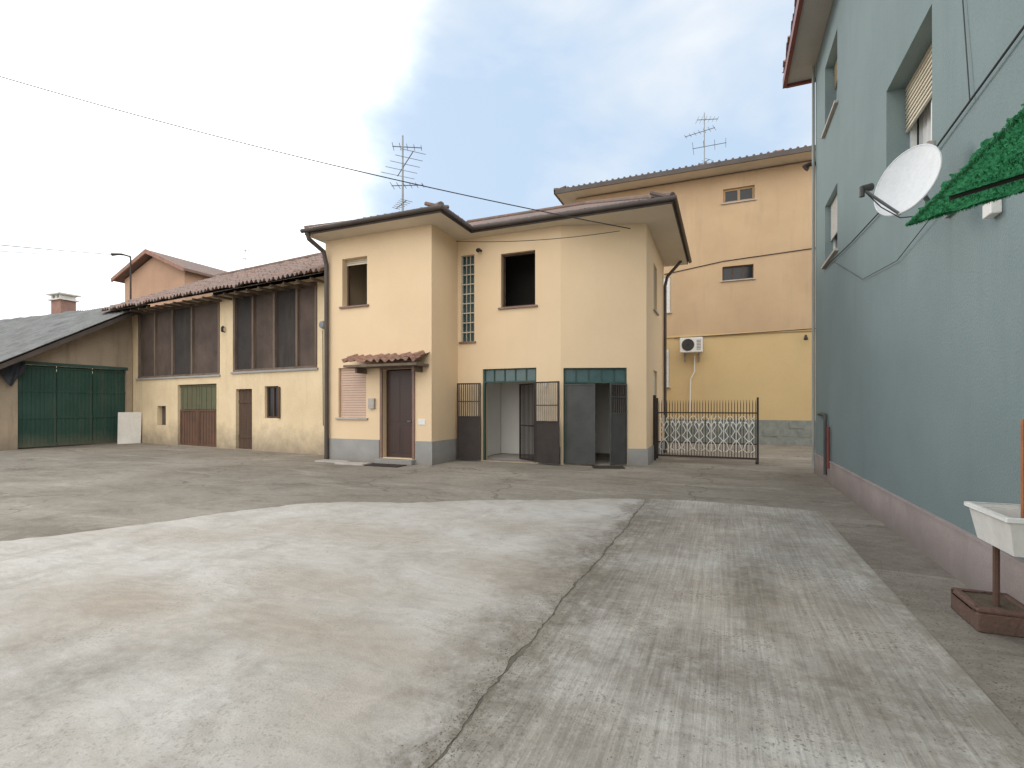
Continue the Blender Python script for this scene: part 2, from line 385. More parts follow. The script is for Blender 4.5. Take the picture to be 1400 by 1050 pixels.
oth=jag([(-1.10,8.33),(-.6,8.45),(.3,8.42),(1.25,8.28),(1.25,-6),(-1.1,-6)],.12,.018,.001)
struct(B().prism([(x,y,.001) for x,y in e2]+oth,.008),'driveway',CONC2)
cb=B()
for i in range(len(edge)-1):
    (x0,y0),(x1,y1)=edge[i],edge[i+1]
    if y1<8.25: cb.poly([(x0-.04,y0,.0055),(x0+.04,y0,.0055),(x1+.04,y1,.0055),(x1-.04,y1,.0055)])
struct(cb,'path_joint',CRACK)
gb=B()
def pebble(x,y,z,s):
    k=len(gb.v); a=random.uniform(0,6.28)
    for j in range(4):
        an=a+j*1.57+random.uniform(-.4,.4); gb.v.append((x+s*math.cos(an)*random.uniform(.6,1.3),y+s*math.sin(an)*random.uniform(.6,1.3),z))
    gb.v.append((x,y,z+s*random.uniform(.3,.8)))
    for j in range(4): gb.f.append((k+j,k+(j+1)%4,k+4))
for i in range(4600):
    y=random.uniform(1.2,8.3); x=-1.12+wander(y)+random.gauss(0,.05+.11*math.sin(y*1.4)**2); pebble(x,y,.009,random.uniform(.002,.0055))
for i in range(3600):
    cx,cy=random.choice([(-.6,4.2),(-.2,3.0),(.7,3.1),(.2,4.6),(-.3,5.5),(.9,4.6),(.7,6.5),(-.7,6.8)])
    x=random.gauss(cx,.35); y=random.gauss(cy,.5)
    if -1.08<x<1.22 and 1.5<y<8.2: pebble(x,y,.0092,random.uniform(.002,.0055))
for i in range(2600):
    x=1.27+abs(random.gauss(0,.2)); y=random.uniform(2.0,12)
    if x<1.85: pebble(x,y,.001,random.uniform(.002,.007))
for i in range(1400):
    x=random.uniform(-12,1.8); y=random.gauss(9.2,1.2); 
    if y>8.5: pebble(x,y,.001,random.uniform(.003,.010))
o=gb.make('gravel_litter',LITTER,weld=False); o['kind']='stuff'; o['label']='scattered grit and dry leaf crumbs on concrete'; 

# ================================================================ MAIN HOUSE
H=thing('two_storey_house',(-6,14,0),'cream two storey house with brown eaves and open garages','house')
FW=(-10.26,11.03,1,0,0,-1); LW=3.44
FS=(-6.82,11.03,0,1,1,0);   LS=1.37
FG=(-6.82,12.4,1,0,0,-1);   LG=2.99
FA=(-3.83,12.4,.9454,.326,.326,-.9454); LA=2.147
FR=(-1.8,13.1,0,1,1,0);     LR=3.7
def X(F,x): return x-F[0]
T=.3; ZT=6.1
wW1=(X(FW,-9.67),X(FW,-8.83),4.22,5.53); wW2=(X(FW,-9.80),X(FW,-8.86),1.18,2.54); dW=(X(FW,-8.32),X(FW,-7.38),.14,2.47)
wS=(X(FG,-6.72),X(FG,-6.30),3.27,5.66); wG=(X(FG,-5.51),X(FG,-4.53),4.13,5.57); gG=(X(FG,-6.05),X(FG,-4.5),.02,2.5); gA=(.06,1.66,.02,2.47)
b=B(FW); b.wall(0,LW,0,ZT,T,[wW1,wW2,dW])
b2=B(FS); b2.wall(T+.0005,LS,0,ZT,T,[])
b3=B(FG); b3.wall(.0005,LG,0,ZT,T,[wS,wG,gG])
b4=B(FA); b4.wall(0.0005,LA,0,ZT,T,[gA])
wR1=(1.4,2.2,4.2,5.5); wR2=(1.4,2.2,1.3,2.5)
b5=B(FR); b5.wall(0.0005,LR,0,ZT,T,[wR1,wR2])
allw=B()
for q in (b,b2,b3,b4,b5):
    k=len(allw.v); allw.v+=q.v; allw.f+=[tuple(i+k for i in f) for f in q.f]
allw.box(-10.26,-1.8,16.8,17.1,0,ZT); allw.box(-10.26,-9.96,11.34,16.79,0,ZT)
allw.make('wall',YEL,H,weld=False)
inn=B(); inn.box(-9.9,-2.2,13.6,16.7,2.75,2.95).box(-9.9,-7.2,11.4,13.6,2.75,2.95).box(-7.1,-4.2,12.75,13.6,2.75,2.95)
inn.box(-6.5,-6.4,12.72,14.4,.03,2.74).box(-4.05,-3.95,12.8,14.4,.03,2.74).box(-6.39,-4.06,14.4,14.5,.03,2.74).box(-3.94,-2.2,15.6,15.7,.03,2.74)
inn.make('inner_wall',INTER,H)
B().box(-6.39,-4.06,12.75,14.39,.005,.02).make('garage_floor',MARBLE,H)
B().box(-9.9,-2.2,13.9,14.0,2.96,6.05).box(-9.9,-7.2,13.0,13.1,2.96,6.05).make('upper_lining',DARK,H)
B(FW).box(0,dW[0]-.1,.003,.03,0,.60).make('plinth',CEM,H); B(FW).box(dW[1]+.1,LW+.03,.003,.03,0,.60).make('plinth',CEM,H)
B(FS).box(0,LS-.03,.003,.03,0,.60).make('plinth',CEM,H); B(FG).box(.03,gG[0]-.06,.003,.03,0,.45).make('plinth',CEM,H)
B(FG).box(gG[1]+.06,LG-.01,.003,.03,0,.45).make('plinth',CEM,H); B(FA).box(gA[1]+.03,LA+.03,.003,.03,0,.42).make('plinth',CEM,H)
B(FR).box(0,LR,.003,.03,0,.42).make('plinth',CEM,H)
E=[(-10.42,10.43),(-6.19,10.43),(-6.19,12.0),(-1.07,12.0),(-1.07,17.4),(-10.42,17.4)]
rf=B()
def hip(b,x0,x1,y0,y1,z,tp):
    if (x1-x0)>(y1-y0):
        h=(y1-y0)/2; r=[(x0+h,y0+h,z+h*tp),(x1-h,y0+h,z+h*tp)]
        A,Bq,C,D=(x0,y0,z),(x1,y0,z),(x1,y1,z),(x0,y1,z)
        for f in ([A,Bq,r[1],r[0]],[Bq,C,r[1]],[C,D,r[0],r[1]],[D,A,r[0]]): b.poly(f)
    else:
        h=(x1-x0)/2; r=[(x0+h,y0+h,z+h*tp),(x0+h,y1-h,z+h*tp)]
        A,Bq,C,D=(x0,y0,z),(x1,y0,z),(x1,y1,z),(x0,y1,z)
        for f in ([A,Bq,r[0]],[Bq,C,r[1],r[0]],[C,D,r[1]],[D,A,r[0],r[1]]): b.poly(f)
    return r
TP=.45
r1=hip(rf,-10.42,-1.07,12.0,17.4,6.27,TP); r2=hip(rf,-10.42,-6.19,10.43,16.8,6.272,.38)
for a,c in ((r1[0],r1[1]),(r2[0],r2[1]),((-6.19,10.43,6.27),r2[0]),((-10.42,10.43,6.27),r2[0]),((-1.07,12,6.27),r1[1]),((-1.07,17.4,6.27),r1[1])): rf.tube([a,c],.085,8)
def eaveends(b,p,q,inward,per=.21,rise=.37):
    d=math.hypot(q[0]-p[0],q[1]-p[1]); n=int(d/per)
    for i in range(n):
        t=(i+.5)/n; x=p[0]+(q[0]-p[0])*t; y=p[1]+(q[1]-p[1])*t
        j=random.uniform(-.015,.015)
        b.tube([(x-inward[0]*(.02+j),y-inward[1]*(.02+j),p[2]-.035),(x+inward[0]*.5,y+inward[1]*.5,p[2]+.5*rise-.035)],[.052,.050],7)
eaveends(rf,(-10.42,10.43,6.27),(-6.19,10.43,6.27),(0,1)); eaveends(rf,(-6.19,10.43,6.27),(-6.19,12,6.27),(-1,0))
eaveends(rf,(-6.19,12,6.27),(-1.07,12,6.27),(0,1),.21,TP); eaveends(rf,(-1.07,12,6.27),(-1.07,17.4,6.27),(-1,0),.21,TP)
roof=rf.make('roof',TILE,H,weld=False)
fa=B(); fa.prism([(x,y,6.105) for x,y in E],.12); fa.make('fascia',FASC,H,roof)
so=B(); so.poly([(-10.40,10.45,6.101),(-6.21,10.45,6.101),(-6.21,12.02,6.101),(-1.09,12.02,6.101),(-1.09,17.38,6.101),(-10.40,17.38,6.101)]); so.make('soffit',SOFF,H,roof)
gt=B(); gt.tube([(-10.47,10.37,6.2),(-6.13,10.37,6.2),(-6.13,11.94,6.2),(-1.01,11.94,6.2),(-1.01,17.45,6.2)],.056,10); gt.make('gutter',FASC,H,roof)
B().box(-6.75,-6.55,11.0,11.2,6.3,6.55).make('roof_vent',TILE,H,roof)
window(H,FW,*wW1,shut=.12,smat=SHBEI,fmat=WOOD,leaves=1,fw=.05,sill=BROWNM,dep=.2,glass=None)
window(H,FW,*wW2,shut=1,smat=SHPINK,fmat=WOODL,leaves=1,sill=MARBLE,dep=.12,slat=.065)
window(H,FG,*wG,fmat=WOOD,leaves=1,sill=BROWNM,fw=.05,glass=None,dep=.1)
window(H,FR,*wR1,shut=1,smat=SHBEI,fmat=WOOD,sill=MARBLE,dep=.1); window(H,FR,*wR2,shut=1,smat=SHBEI,fmat=WOOD,sill=MARBLE,dep=.1)
sw=B(FG); u0,u1,z0,z1=wS
sw.box(u0,u0+.03,-.08,-.03,z0,z1).box(u1-.03,u1,-.08,-.03,z0,z1)
for q in (.36,.64): c=u0+(u1-u0)*q; sw.box(c-.009,c+.009,-.062,-.044,z0,z1)
for i in range(10): zz=z0+(z1-z0)*i/9; sw.box(u0+.03,u1-.03,-.07,-.04,max(z0,zz-.014),min(z1,zz+.014))
w=sw.make('stair_window',LATT,H,label='tall narrow window with a beige barred lattice')
B(FG).box(u0+.01,u1-.01,-.16,-.15,z0,z1).make('window_pane',GRNGL,H,w)
B(FG).box(u0-.05,u1+.05,-.1,.05,z0-.05,z0-.001).make('window_sill',BROWNM,H,w)
u0,u1,z0,z1=dW
db=B(FW); db.box(u0+.01,u1-.01,-.2,-.15,z0,z1-.03)
for e,f in ((.12,.85),(.95,2.2)): 
    db.box(u0+.12,u0+.44,-.15,-.142,z0+e,z0+f-.05).box(u0+.50,u1-.12,-.15,-.142,z0+e,z0+f-.05)
door=db.make('door',WOODB,H,bevel=.004)
B(FW).tube([(u1-.12,-.14,1.1),(u1-.12,-.08,1.1),(u1-.22,-.08,1.1)],.012).make('handle',ALU,H,door)
sf=B(FW); sf.box(u0-.07,u0,.002,.04,z0,z1+.07).box(u1,u1+.07,.002,.04,z0,z1+.07).box(u0,u1,.002,.04,z1,z1+.07); sf.make('door_surround',BROWNM,H,door,bevel=.004)
st=B(FW); st.box(u0-.1,u1+.1,-.3,.22,.0,.12); st.make('doorstep',CEM,H,bevel=.01)
cn=B((-9.15,11.03,1,0,0,-1)); tiles(cn,0,2.28,.62,.0,2.62,2.86,.19,3,.035,.02)
can=cn.make('door_canopy',TILER,H)
c2=B((-9.15,11.03,1,0,0,-1)); c2.vprism([(0.02,2.50),(2.26,2.50),(2.26,2.56),(.02,2.56)],.01,.58); c2.make('canopy_board',WOODG,H,can)
for u in (.25,2.0): B((-9.15,11.03,1,0,0,-1)).vprism([(u,2.36),(u+.07,2.36),(u+.07,2.495),(u,2.495)],.005,.4).make('canopy_bracket',WOODG,H,can)
m=B(FW); m.box(X(FW,-8.74),X(FW,-8.55),.002,.08,1.43,1.70).box(X(FW,-8.71),X(FW,-8.58),.08,.086,1.62,1.65); m.make('mailbox',MARBLE,H,bevel=.008)
B(FW).box(X(FW,-7.21),X(FW,-7.0),.002,.014,1.02,1.17).make('number_plate',WHITE,H,bevel=.003)
m=B(FG); m.tube([(X(FG,-6.1),.0,5.72),(X(FG,-6.1),.12,5.74),(X(FG,-6.1),.2,5.68)],[.03,.03,.06]); m.make('wall_lamp',IRON,H)
m=B(FG); m.box(X(FG,-4.28),X(FG,-4.18),.002,.04,2.0,2.12); m.make('junction_box',WHITE,H)
B().tube([(-10.3,10.4,6.15),(-10.3,10.45,6.0),(-10.16,10.85,5.75),(-10.14,10.94,5.4),(-10.14,10.94,.02)],.062,10).make('downpipe',FASC,H)
B().tube([(-1.25,16.9,6.1),(-1.65,16.7,5.6),(-1.72,16.7,5.3),(-1.72,16.7,.02)],.05,10).make('downpipe',FASC,H)
def transom(F,u0,u1,z0,z1):
    g=B(F); g.box(u0+.01,u1-.01,-.10,-.09,z0+.04,z1-.03)
    p=g.make('transom_panel',GRNGL,H)
    g=B(F); g.box(u0,u1,-.12,-.05,z0,z0+.04).box(u0,u1,-.12,-.05,z1-.03,z1).box(u0,u0+.045,-.12,-.03,.03,z0-.001).box(u1-.045,u1,-.12,-.03,.03,z0-.001).box(u0,u0+.045,-.12,-.05,z0+.04,z1-.03).box(u1-.045,u1,-.12,-.05,z0+.04,z1-.03)
    for i in range(1,5): a=u0+(u1-u0)*i/5; g.box(a-.014,a+.014,-.085,-.06,z0+.04,z1-.03)
    g.make('transom_frame',GRNMET,H,p)
transom(FG,gG[0],gG[1],2.13,2.5); transom(FA,gA[0],gA[1],2.08,2.47)
def leaf(F,u0,u1,z0=.05,z1=2.1,solid=.6,name='garage_gate_leaf',mat=IRON,lab=None,n0=0,bars=IRONP):
    g=B(F); t=.035; zm=z0+(z1-z0)*solid
    g.box(u0,u0+t,n0,n0+.03,z0,z1).box(u1-t,u1,n0,n0+.03,z0,z1).box(u0+t,u1-t,n0,n0+.03,z0,z0+t).box(u0+t,u1-t,n0,n0+.03,z1-t,z1)
    if solid>0:
        g.box(u0+t,u1-t,n0+.01,n0+.016,z0+t,zm); 
        if solid<1: g.box(u0+t,u1-t,n0,n0+.03,zm,zm+t).box(u0+t,u1-t,n0,n0+.03,zm+.42,zm+.445)
    if solid<=0: g.box(u0+t,u1-t,n0+.002,n0+.028,z0+.9,z0+.94)
    lf=g.make(name,mat,H,label=lab)
    if solid<1:
        g=B(F); k=max(3,int((u1-u0)/.06))
        for i in range(1,k): a=u0+(u1-u0)*i/k; g.box(a-.009,a+.009,n0+.005,n0+.025,zm+t,z1-t)
        g.make('leaf_bars',bars,H,lf)
    return lf
def rot(F,u,n,ang):
    ox=F[0]+u*F[2]+n*F[4]; oy=F[1]+u*F[3]+n*F[5]; c,s_=math.cos(ang),math.sin(ang)
    ux,uy=F[2],F[3]; vx,vy=ux*c-uy*s_,ux*s_+uy*c
    nx,ny=F[4],F[5]; wx,wy=nx*c-ny*s_,nx*s_+ny*c
    return (ox,oy,vx,vy,wx,wy)
leaf(rot(FG,gG[0]-.01,.10,math.radians(7)),-.68,0,.05,2.12,.55,lab='iron gate leaf folded back against the wall',bars=IRON)
leaf(rot(FG,gG[1]+.01,.12,math.radians(-12)),0,.72,.05,2.12,.50,lab='iron gate leaf swung open with pale barred top')
leaf(rot(FG,gG[1]-.06,-.1,math.radians(-35)),-.74,0,.05,2.1,.0,lab='inner barred gate leaf standing ajar',bars=IRON)
leaf(rot(FA,gA[0]+.05,.02,math.radians(-14)),0,.76,.04,2.06,1,mat=IRONG,lab='grey sheet metal garage leaf nearly closed')
leaf(rot(FA,gA[1]-.02,.02,math.radians(38)),-.58,0,.04,2.06,.62,mat=IRONG,lab='grey metal garage leaf half open with barred top',bars=IRON)
B(FG).box(gG[0],gG[1],-.35,.02,.022,.03).make('garage_threshold',CEM,H)
B(FA).box(gA[0],gA[1],-.35,.02,.012,.028).make('garage_threshold',CEM,H)

single(B(FW).box(dW[0]-.05,dW[1]+.05,.34,.77,.002,.022),'doormat',MAT_,(-7.9,10.4,0),'dark coir doormat lying before the front door','doormat',bevel=.004)
single(B(FA).box(.75,1.5,.35,.75,.002,.02),'doormat',MAT_,(-2.8,12.2,0),'dark doormat lying before the open garage','doormat',bevel=.004)
for i,(x,y,w_,d_) in enumerate(((-10.1,10.45,.9,.38),(-9.2,10.2,.9,.35))):
    single(B().box(x,x+w_,y,y+d_,.001,.04+.01*i),'stone_slab',MARBLE,(x+w_/2,y+d_/2,0),'worn pale stone slab lying by the house wall','stone slab','stone slabs by the wall',bevel=.01)

# ================================================================ BARN
BN=thing('barn',(-16,13,0),'old cream plastered barn with screened hayloft openings and tiled roof','barn')
FB=(-22.5,13.2,.9944,-.1056,-.1056,-.9944)
hL=(.45,6.05,2.62,5.3); hR=(6.8,11.05,2.68,5.35); hD=(3.37,5.85,.02,2.3); hd=(6.97,7.86,.02,2.08); hw=(8.53,9.22,1.1,2.15); hh=(1.93,2.55,.75,1.5)
b=B(FB); b.wall(0,12.28,0,5.45,.35,[hL,hR,hD,hd,hw,hh])
b.box(0,.3,-7.5,-.36,0,5.45).box(.31,12.2,-7.5,-7.2,0,5.45)
b.make('wall',YELB,BN,weld=False)
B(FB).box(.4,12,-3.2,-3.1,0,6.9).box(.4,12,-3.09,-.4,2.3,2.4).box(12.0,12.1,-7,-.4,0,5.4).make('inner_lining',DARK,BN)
RZ=7.72
t=B(FB); tiles(t,-.62,12.2,.85,-3.9,5.33,RZ,.205,17,.055,.035,jit=.018,sagamp=.045)
rfb=t.make('roof',TILEB,BN)
t=B(FB); t.poly([(-.6,.80,5.26),(12.15,.80,5.26),(12.15,-3.9,RZ-.09),(-.6,-3.9,RZ-.09)]); t.poly([(-.6,-3.9,RZ-.09),(12.15,-3.9,RZ-.09),(12.15,-7.9,5.6),(-.6,-7.9,5.6)]); t.make('roof_boards',WOODG,BN,rfb)
for i in range(22): u=-.5+i*.6; B(FB).vprism([(u,5.18),(u+.07,5.18),(u+.07,5.25),(u,5.25)],.0,.66).make('rafter_end',WOODG,BN,rfb)
t=B(FB); t.tube([(-.65,-3.9,RZ+.07),(12.2,-3.9,RZ+.07)],.11,8); t.make('ridge_cap',TILE,BN,rfb)
def screens(h,posts,panels):
    u0,u1,z0,z1=h
    f=B(FB); f.box(u0,u1,-.1,.0,z0,z0+.07).box(u0,u1,-.1,0,z1-.1,z1)
    for p in posts: f.box(p-.045,p+.045,-.11,.01,z0+.07,z1-.1)
    m_=f.make('loft_screen_frame',WOODG,BN)
    for i,(a,c,dp,mt) in enumerate(panels): B(FB).box(a,c,dp-.02,dp,z0+.07,z1-.1).make('loft_screen',mt,BN,m_)
screens(hL,[.55,1.75,3.0,4.3,5.98],[(.6,1.7,-.06,SCREEN),(1.8,2.95,-.07,SCREEN),(3.05,4.25,-.06,SCREEND),(4.35,5.93,-.07,SCREEN)])
screens(hR,[6.88,7.9,9.0,10.1,10.98],[(7.95,8.95,-.08,SCREEN),(6.93,7.85,-.08,SCREEND),(9.05,10.05,-.09,SCREEND),(10.15,10.93,-.06,SCREEN)])
t=B(FB); t.box(hL[0]-.05,hL[1]+.05,.001,.06,2.55,2.615); t.make('loft_ledge',CEM,BN)
t=B(FB); t.box(hR[0]-.05,hR[1]+.05,.001,.06,2.61,2.675); t.make('loft_ledge',CEM,BN)
u0,u1,z0,z1=hD; mid=(u0+u1)/2
d=B(FB)
for a,c in ((u0+.02,mid-.01),(mid+.01,u1-.02)):
    d.box(a,c,-.12,-.1,.03,1.35)
    for i in range(7): x=a+(c-a)*(i+.5)/7; d.box(x-.012,x+.012,-.1,-.085,.05,1.33)
    d.box(a,c,-.1,-.075,.03,.09).box(a,c,-.1,-.075,1.3,1.36).box(a,a+.05,-.1,-.074,.09,1.3).box(c-.05,c,-.1,-.074,.09,1.3)
dd=d.make('barn_door',RUST,BN,label='rusty sheet metal double door with green top')
d=B(FB)
for a,c in ((u0+.02,mid-.01),(mid+.01,u1-.02)):
    d.box(a,c,-.12,-.1,1.37,z1-.02); d.box(a,c,-.1,-.08,z1-.08,z1-.02); 
    for i in range(4): x=a+(c-a)*(i+.5)/4; d.box(x-.012,x+.012,-.1,-.085,1.38,z1-.09)
d.make('door_top_panel',OLIVE,BN,dd)
u0,u1,z0,z1=hd
d=B(FB)
for i in range(6): a=u0+.03+(u1-u0-.06)*i/6; d.box(a+.004,a+(u1-u0-.06)/6-.004,-.14,-.1,.03,z1-.03)
d.box(u0+.04,u1-.04,-.1,-.08,.4,.5).box(u0+.04,u1-.04,-.1,-.08,1.6,1.7)
d.make('door',WOOD,BN)
window(BN,FB,*hw,fmat=WOOD,fw=.06,leaves=2,sill=None,dep=.08)
sh=B(FB); sh.box(hw[1]+.02,hw[1]+.12,.02,.05,1.1,2.12); sh.make('window_shutter',WOOD,BN)
B(FB).box(hh[0],hh[1],-.2,-.18,hh[2],hh[3]).make('window_board',SCREEN,BN)
m=B(FB); m.tube([(6.35,.0,4.1),(6.35,.12,4.1),(6.35,.12,4.2)],.02).tube([(6.35,.06,4.28),(6.35,.1,4.24),(6.35,.1,4.12)],.045); m.make('wall_insulator',IRON,BN)
m=B(FB); m.tube([(11.4,.0,3.95),(11.4,.16,3.95)],[.14,.10],12); m.make('wall_fan',ALU,BN)
m=B(FB); m.tube([(11.62,.01,3.8),(11.60,.015,2.2),(11.68,.01,1.4)],.012,5); m.make('wall_cable',RUBBER,BN)
m=B(FB); m.tube([(11.3,.012,3.8),(11.32,.012,.9)],.010,5); m.make('wall_cable',RUBBER,BN)
B(FB).tube([(-.3,.85,5.2),(-.25,.5,4.95),(-.1,.1,4.7),(-.08,.08,.05)],.05,8).make('downpipe',RUST,BN)
single(B((-21.95,12.35,.35,.937,.937,-.35)).vprism([(0,.0),(.75,.0),(.78,1.25),(.02,1.25)],-.03,.0),'board',WHDIRT,(-21.8,12.7,0),'plain white board leaning upright by the green doors','board',bevel=.005)

# ================================================================ SHED
SD=thing('garage_shed',(-25,11,0),'low plastered shed with wide green doors and grey sheet roof','shed')
FD=(-22.4,0,0,1,1,0)
def rz(y): return 5.72+(y-13.4)*.60
s=B(FD)
s.box(8.55,9.5,-.3,0,0,2.75); s.box(12.95,13.15,-.3,0,0,2.98)
s.vprism([(9.5,2.98),(13.15,2.98),(13.15,rz(13.15)-.25),(9.5,rz(9.5)-.22)],-.3,0)
s.box(8.55,8.75,-12,-.31,0,2.6)
s.make('wall',SHEDW,SD,weld=False)
t=B((0,0,-1,0,0,1))
tiles(t,21.6,38,8.35,13.5,rz(8.35),rz(13.5),.18,4,.028,.01,jit=.004)
ro=t.make('roof',TILEG,SD)
t=B(FD); t.vprism([(8.3,rz(8.3)-.24),(13.4,rz(13.4)-.24),(13.4,rz(13.4)-.07),(8.3,rz(8.3)-.07)],.45,.75); t.make('verge_beam',FASC,SD,ro)
t=B(FD); t.poly([(8.3,.44,rz(8.3)-.12),(13.4,.44,rz(13.4)-.12),(13.4,-15,rz(13.4)-.12),(8.3,-15,rz(8.3)-.12)]); t.make('roof_boards',WOOD,SD,ro)
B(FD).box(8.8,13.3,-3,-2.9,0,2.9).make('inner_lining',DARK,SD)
g=B(FD); zz=2.95
for k in range(3):
    a=9.52+k*1.14; c=a+1.12
    g.box(a,c,-.12,-.10,.04,zz)
    n=9
    for i in range(n): x=a+(c-a)*(i+.5)/n; g.box(x-.035,x+.035,-.10,-.085,.1,zz-.05)
    for z in (.05,1.05,2.0,2.84): g.box(a,c,-.085,-.06,z,z+.06)
gd=g.make('shed_door',GRNDK,SD,label='wide dark green ribbed metal doors')
B(FD).box(9.45,12.97,-.1,.03,2.952,3.06).make('door_lintel',GRNMET,SD,gd)
ch=B(); ch.box(-29.2,-28.4,13.6,14.2,5.3,6.45); c_=ch.make('chimney',BRICK,SD,ro)
ch=B(); ch.box(-29.3,-28.3,13.5,14.3,6.45,6.51); 
for x in (-29.2,-28.87,-28.54): ch.box(x,x+.12,13.6,14.2,6.51,6.70)
ch.box(-29.35,-28.25,13.45,14.35,6.70,6.76); ch.make('chimney_cap',WHDIRT,SD,c_)
B().tube([(-21.55,8.2,rz(8.2)-.1),(-21.55,8.4,2.5),(-22.3,8.6,2.2),(-22.3,8.6,.1)],.05).make('downpipe',FASC,SD)
tp=B(FD); nu,nz_=24,10
for i in range(nu+1):
    for j in range(nz_+1):
        u=8.5+1.15*i/nu; z=3.0-.62*j/nz_*(1+.35*math.sin(i*.5))
        tp.v.append(tp.P(u,.10+.035*math.sin(i*1.1+j*.4)+.03*j/nz_,z))
for i in range(nu):
    for j in range(nz_): a=i*(nz_+1)+j; tp.f.append((a,a+1,a+nz_+2,a+nz_+1))
single(tp,'tarpaulin',TARP,(-22.3,9,2.4),'dark crumpled tarpaulin hanging below the shed eave','tarpaulin',smooth=True)

# ================================================================ DISTANT HOUSES
DH=thing('distant_house',(-32,23,0),'orange rendered gabled house beyond the barn','house')
d=B(); d.vprism([(-34.8,0),(-29.2,0),(-29.2,9.45),(-32,10.6),(-34.8,9.45)],20,24.6); d.make('wall',TERR,DH)
d=B(); d.vprism([(-35.3,9.32),(-32,10.72),(-28.7,9.32),(-28.7,9.47),(-32,10.9),(-35.3,9.47)],19.6,25); r_=d.make('roof',TILE,DH)
d=B(); d.vprism([(-35.33,9.26),(-32,10.66),(-28.67,9.26),(-28.67,9.48),(-32,10.92),(-35.33,9.48)],19.5,19.595); d.make('verge_board',TILER,DH,r_)
FH=thing('low_house',(-45,22,0),'low house with red tiled roof and pale wall','house')
d=B(); d.box(-60,-36.5,20,28,0,6.6); d.make('wall',YELB,FH)
d=B((0,0,-1,0,0,1)); tiles(d,36,60.5,19.4,24,6.6,8.2,.3,10,.05,.03,jit=.01); d.make('roof',TILER,FH)

# ================================================================ YELLOW APARTMENT BLOCK
AP=thing('apartment_building',(0,26,0),'three storey peach and ochre building with shallow tiled roof','building')
FY=(-6.1,22,1,0,0,-1)
def YX(x): return x+6.1
w1=(YX(-.02),YX(1.12),9.62,10.18); w2=(YX(-.05),YX(1.08),6.52,7.08); w3=(YX(-2.75),YX(-2.05),5.4,6.85); w4=(YX(-2.75),YX(-2.1),2.3,3.85)
b=B(FY); b.wall(0,16,4.35,10.75,.3,[w1,w2,w3]); b.box(0,.3,-8,-.31,4.35,10.75).box(.3,16,-8,-7.7,4.35,10.75); b.make('upper_wall',PEACH,AP,weld=False)
b=B(FY); b.wall(0,16,.95,4.349,.3,[w4],base_n=-.02); b.box(0,.3,-8,-.33,0,4.349); b.make('lower_wall',OCHRE,AP,weld=False)
b=B(FY); b.wall(0,16,0,.949,.3,[],base_n=.02)
for i in range(26):
    for j in range(3):
        if random.random()<.5: b.box(.02+i*.6+(j%2)*.3,.5+i*.6+(j%2)*.3,.02,.026+random.random()*.012,.02+j*.31,.29+j*.31)
b.make('plinth',STONE,AP,weld=False)
b=B(FY); b.box(0,16,.0,.03,4.34,4.40); b.make('string_course',OCHRE,AP)
t=B(); rr_=hip(t,-6.84,10.4,21.18,31,10.95,.24); 
for a,c in ((rr_[0],rr_[1]),((-6.84,21.18,10.95),rr_[0])): t.tube([a,c],.10,8)
eaveends(t,(-6.84,21.18,11.0),(10.4,21.18,11.0),(0,1),.24,.24); eaveends(t,(-6.84,21.18,11.0),(-6.84,30,11.0),(1,0),.24,.24)
rr=t.make('roof',TILE,AP,weld=False)
t=B(FY); t.box(-.7,16.5,-8.9,.8,10.80,10.90); t.make('soffit',SOFF,AP,rr)
t=B(FY); t.box(-.74,16.5,.8,.86,10.77,10.95).box(-.76,-.70,-8.9,.86,10.77,10.95); t.make('fascia',FASC,AP,rr)
t=B(FY); t.box(7.9,8.3,-.8,-.5,11.1,11.6); t.make('chimney',BRICK,AP,rr)
window(AP,FY,*w1,fmat=WOODL,fw=.08,leaves=2,sill=MARBLE,dep=.08); window(AP,FY,*w2,fmat=WOOD,fw=.05,leaves=3,sill=MARBLE,dep=.08)
window(AP,FY,*w3,shut=1,smat=WHITE,fmat=WHITE,dep=.06); window(AP,FY,*w4,shut=1,smat=WHITE,fmat=WHITE,dep=.06)
b=B(FY); b.tube([(YX(-2.3),.02,7.0),(YX(0),.02,7.3),(YX(3.3),.02,7.45)],.016,5); b.make('wall_cable',RUBBER,AP)
b=B(FY); b.tube([(YX(-1.1),.02,3.55),(YX(-1.1),.04,2.9),(YX(-1.25),.04,2.6),(YX(-1.28),.04,1.2)],.025,6); b.make('drain_hose',WHITE,AP)
b=B(FY); b.tube([(YX(2.85),.0,4.1),(YX(2.85),.16,4.15),(YX(2.85),.2,4.0)],[.04,.04,.08],8); b.make('wall_lamp',IRON,AP)
b=B(FY); b.tube([(YX(-1.9),.05,4.3),(YX(3.6),.05,4.42)],.012,5); b.make('power_cable',RUBBER,AP)
AC=thing('air_conditioner',(-1.2,21.7,3.6),'white outdoor air conditioning unit bracketed to ochre wall','air conditioner')
b=B(FY); b.box(YX(-1.64),YX(-.78),.14,.46,3.66,4.26); body=b.make('casing',WHITE,AC,bevel=.02)
b=B(FY); b.tube([(YX(-1.33),.461,3.96),(YX(-1.33),.466,3.96)],.24,24); fo=b.make('fan_opening',IRONG,AC)
b=B(FY)
for r_ in (.06,.12,.18,.235): b.tube([(YX(-1.33)+r_*math.cos(a*math.pi/12),.475,3.96+r_*math.sin(a*math.pi/12)) for a in range(24)],.007,5,True)
b.tube([(YX(-1.33),.47,3.96),(YX(-1.33),.485,3.96)],.05,12); b.make('fan_grille',IRON,AC,fo)
b=B(FY)
for i in range(7): b.box(YX(-1.0),YX(-.84),.461,.468,3.76+i*.06,3.78+i*.06)
b.make('side_vent',IRONG,AC)
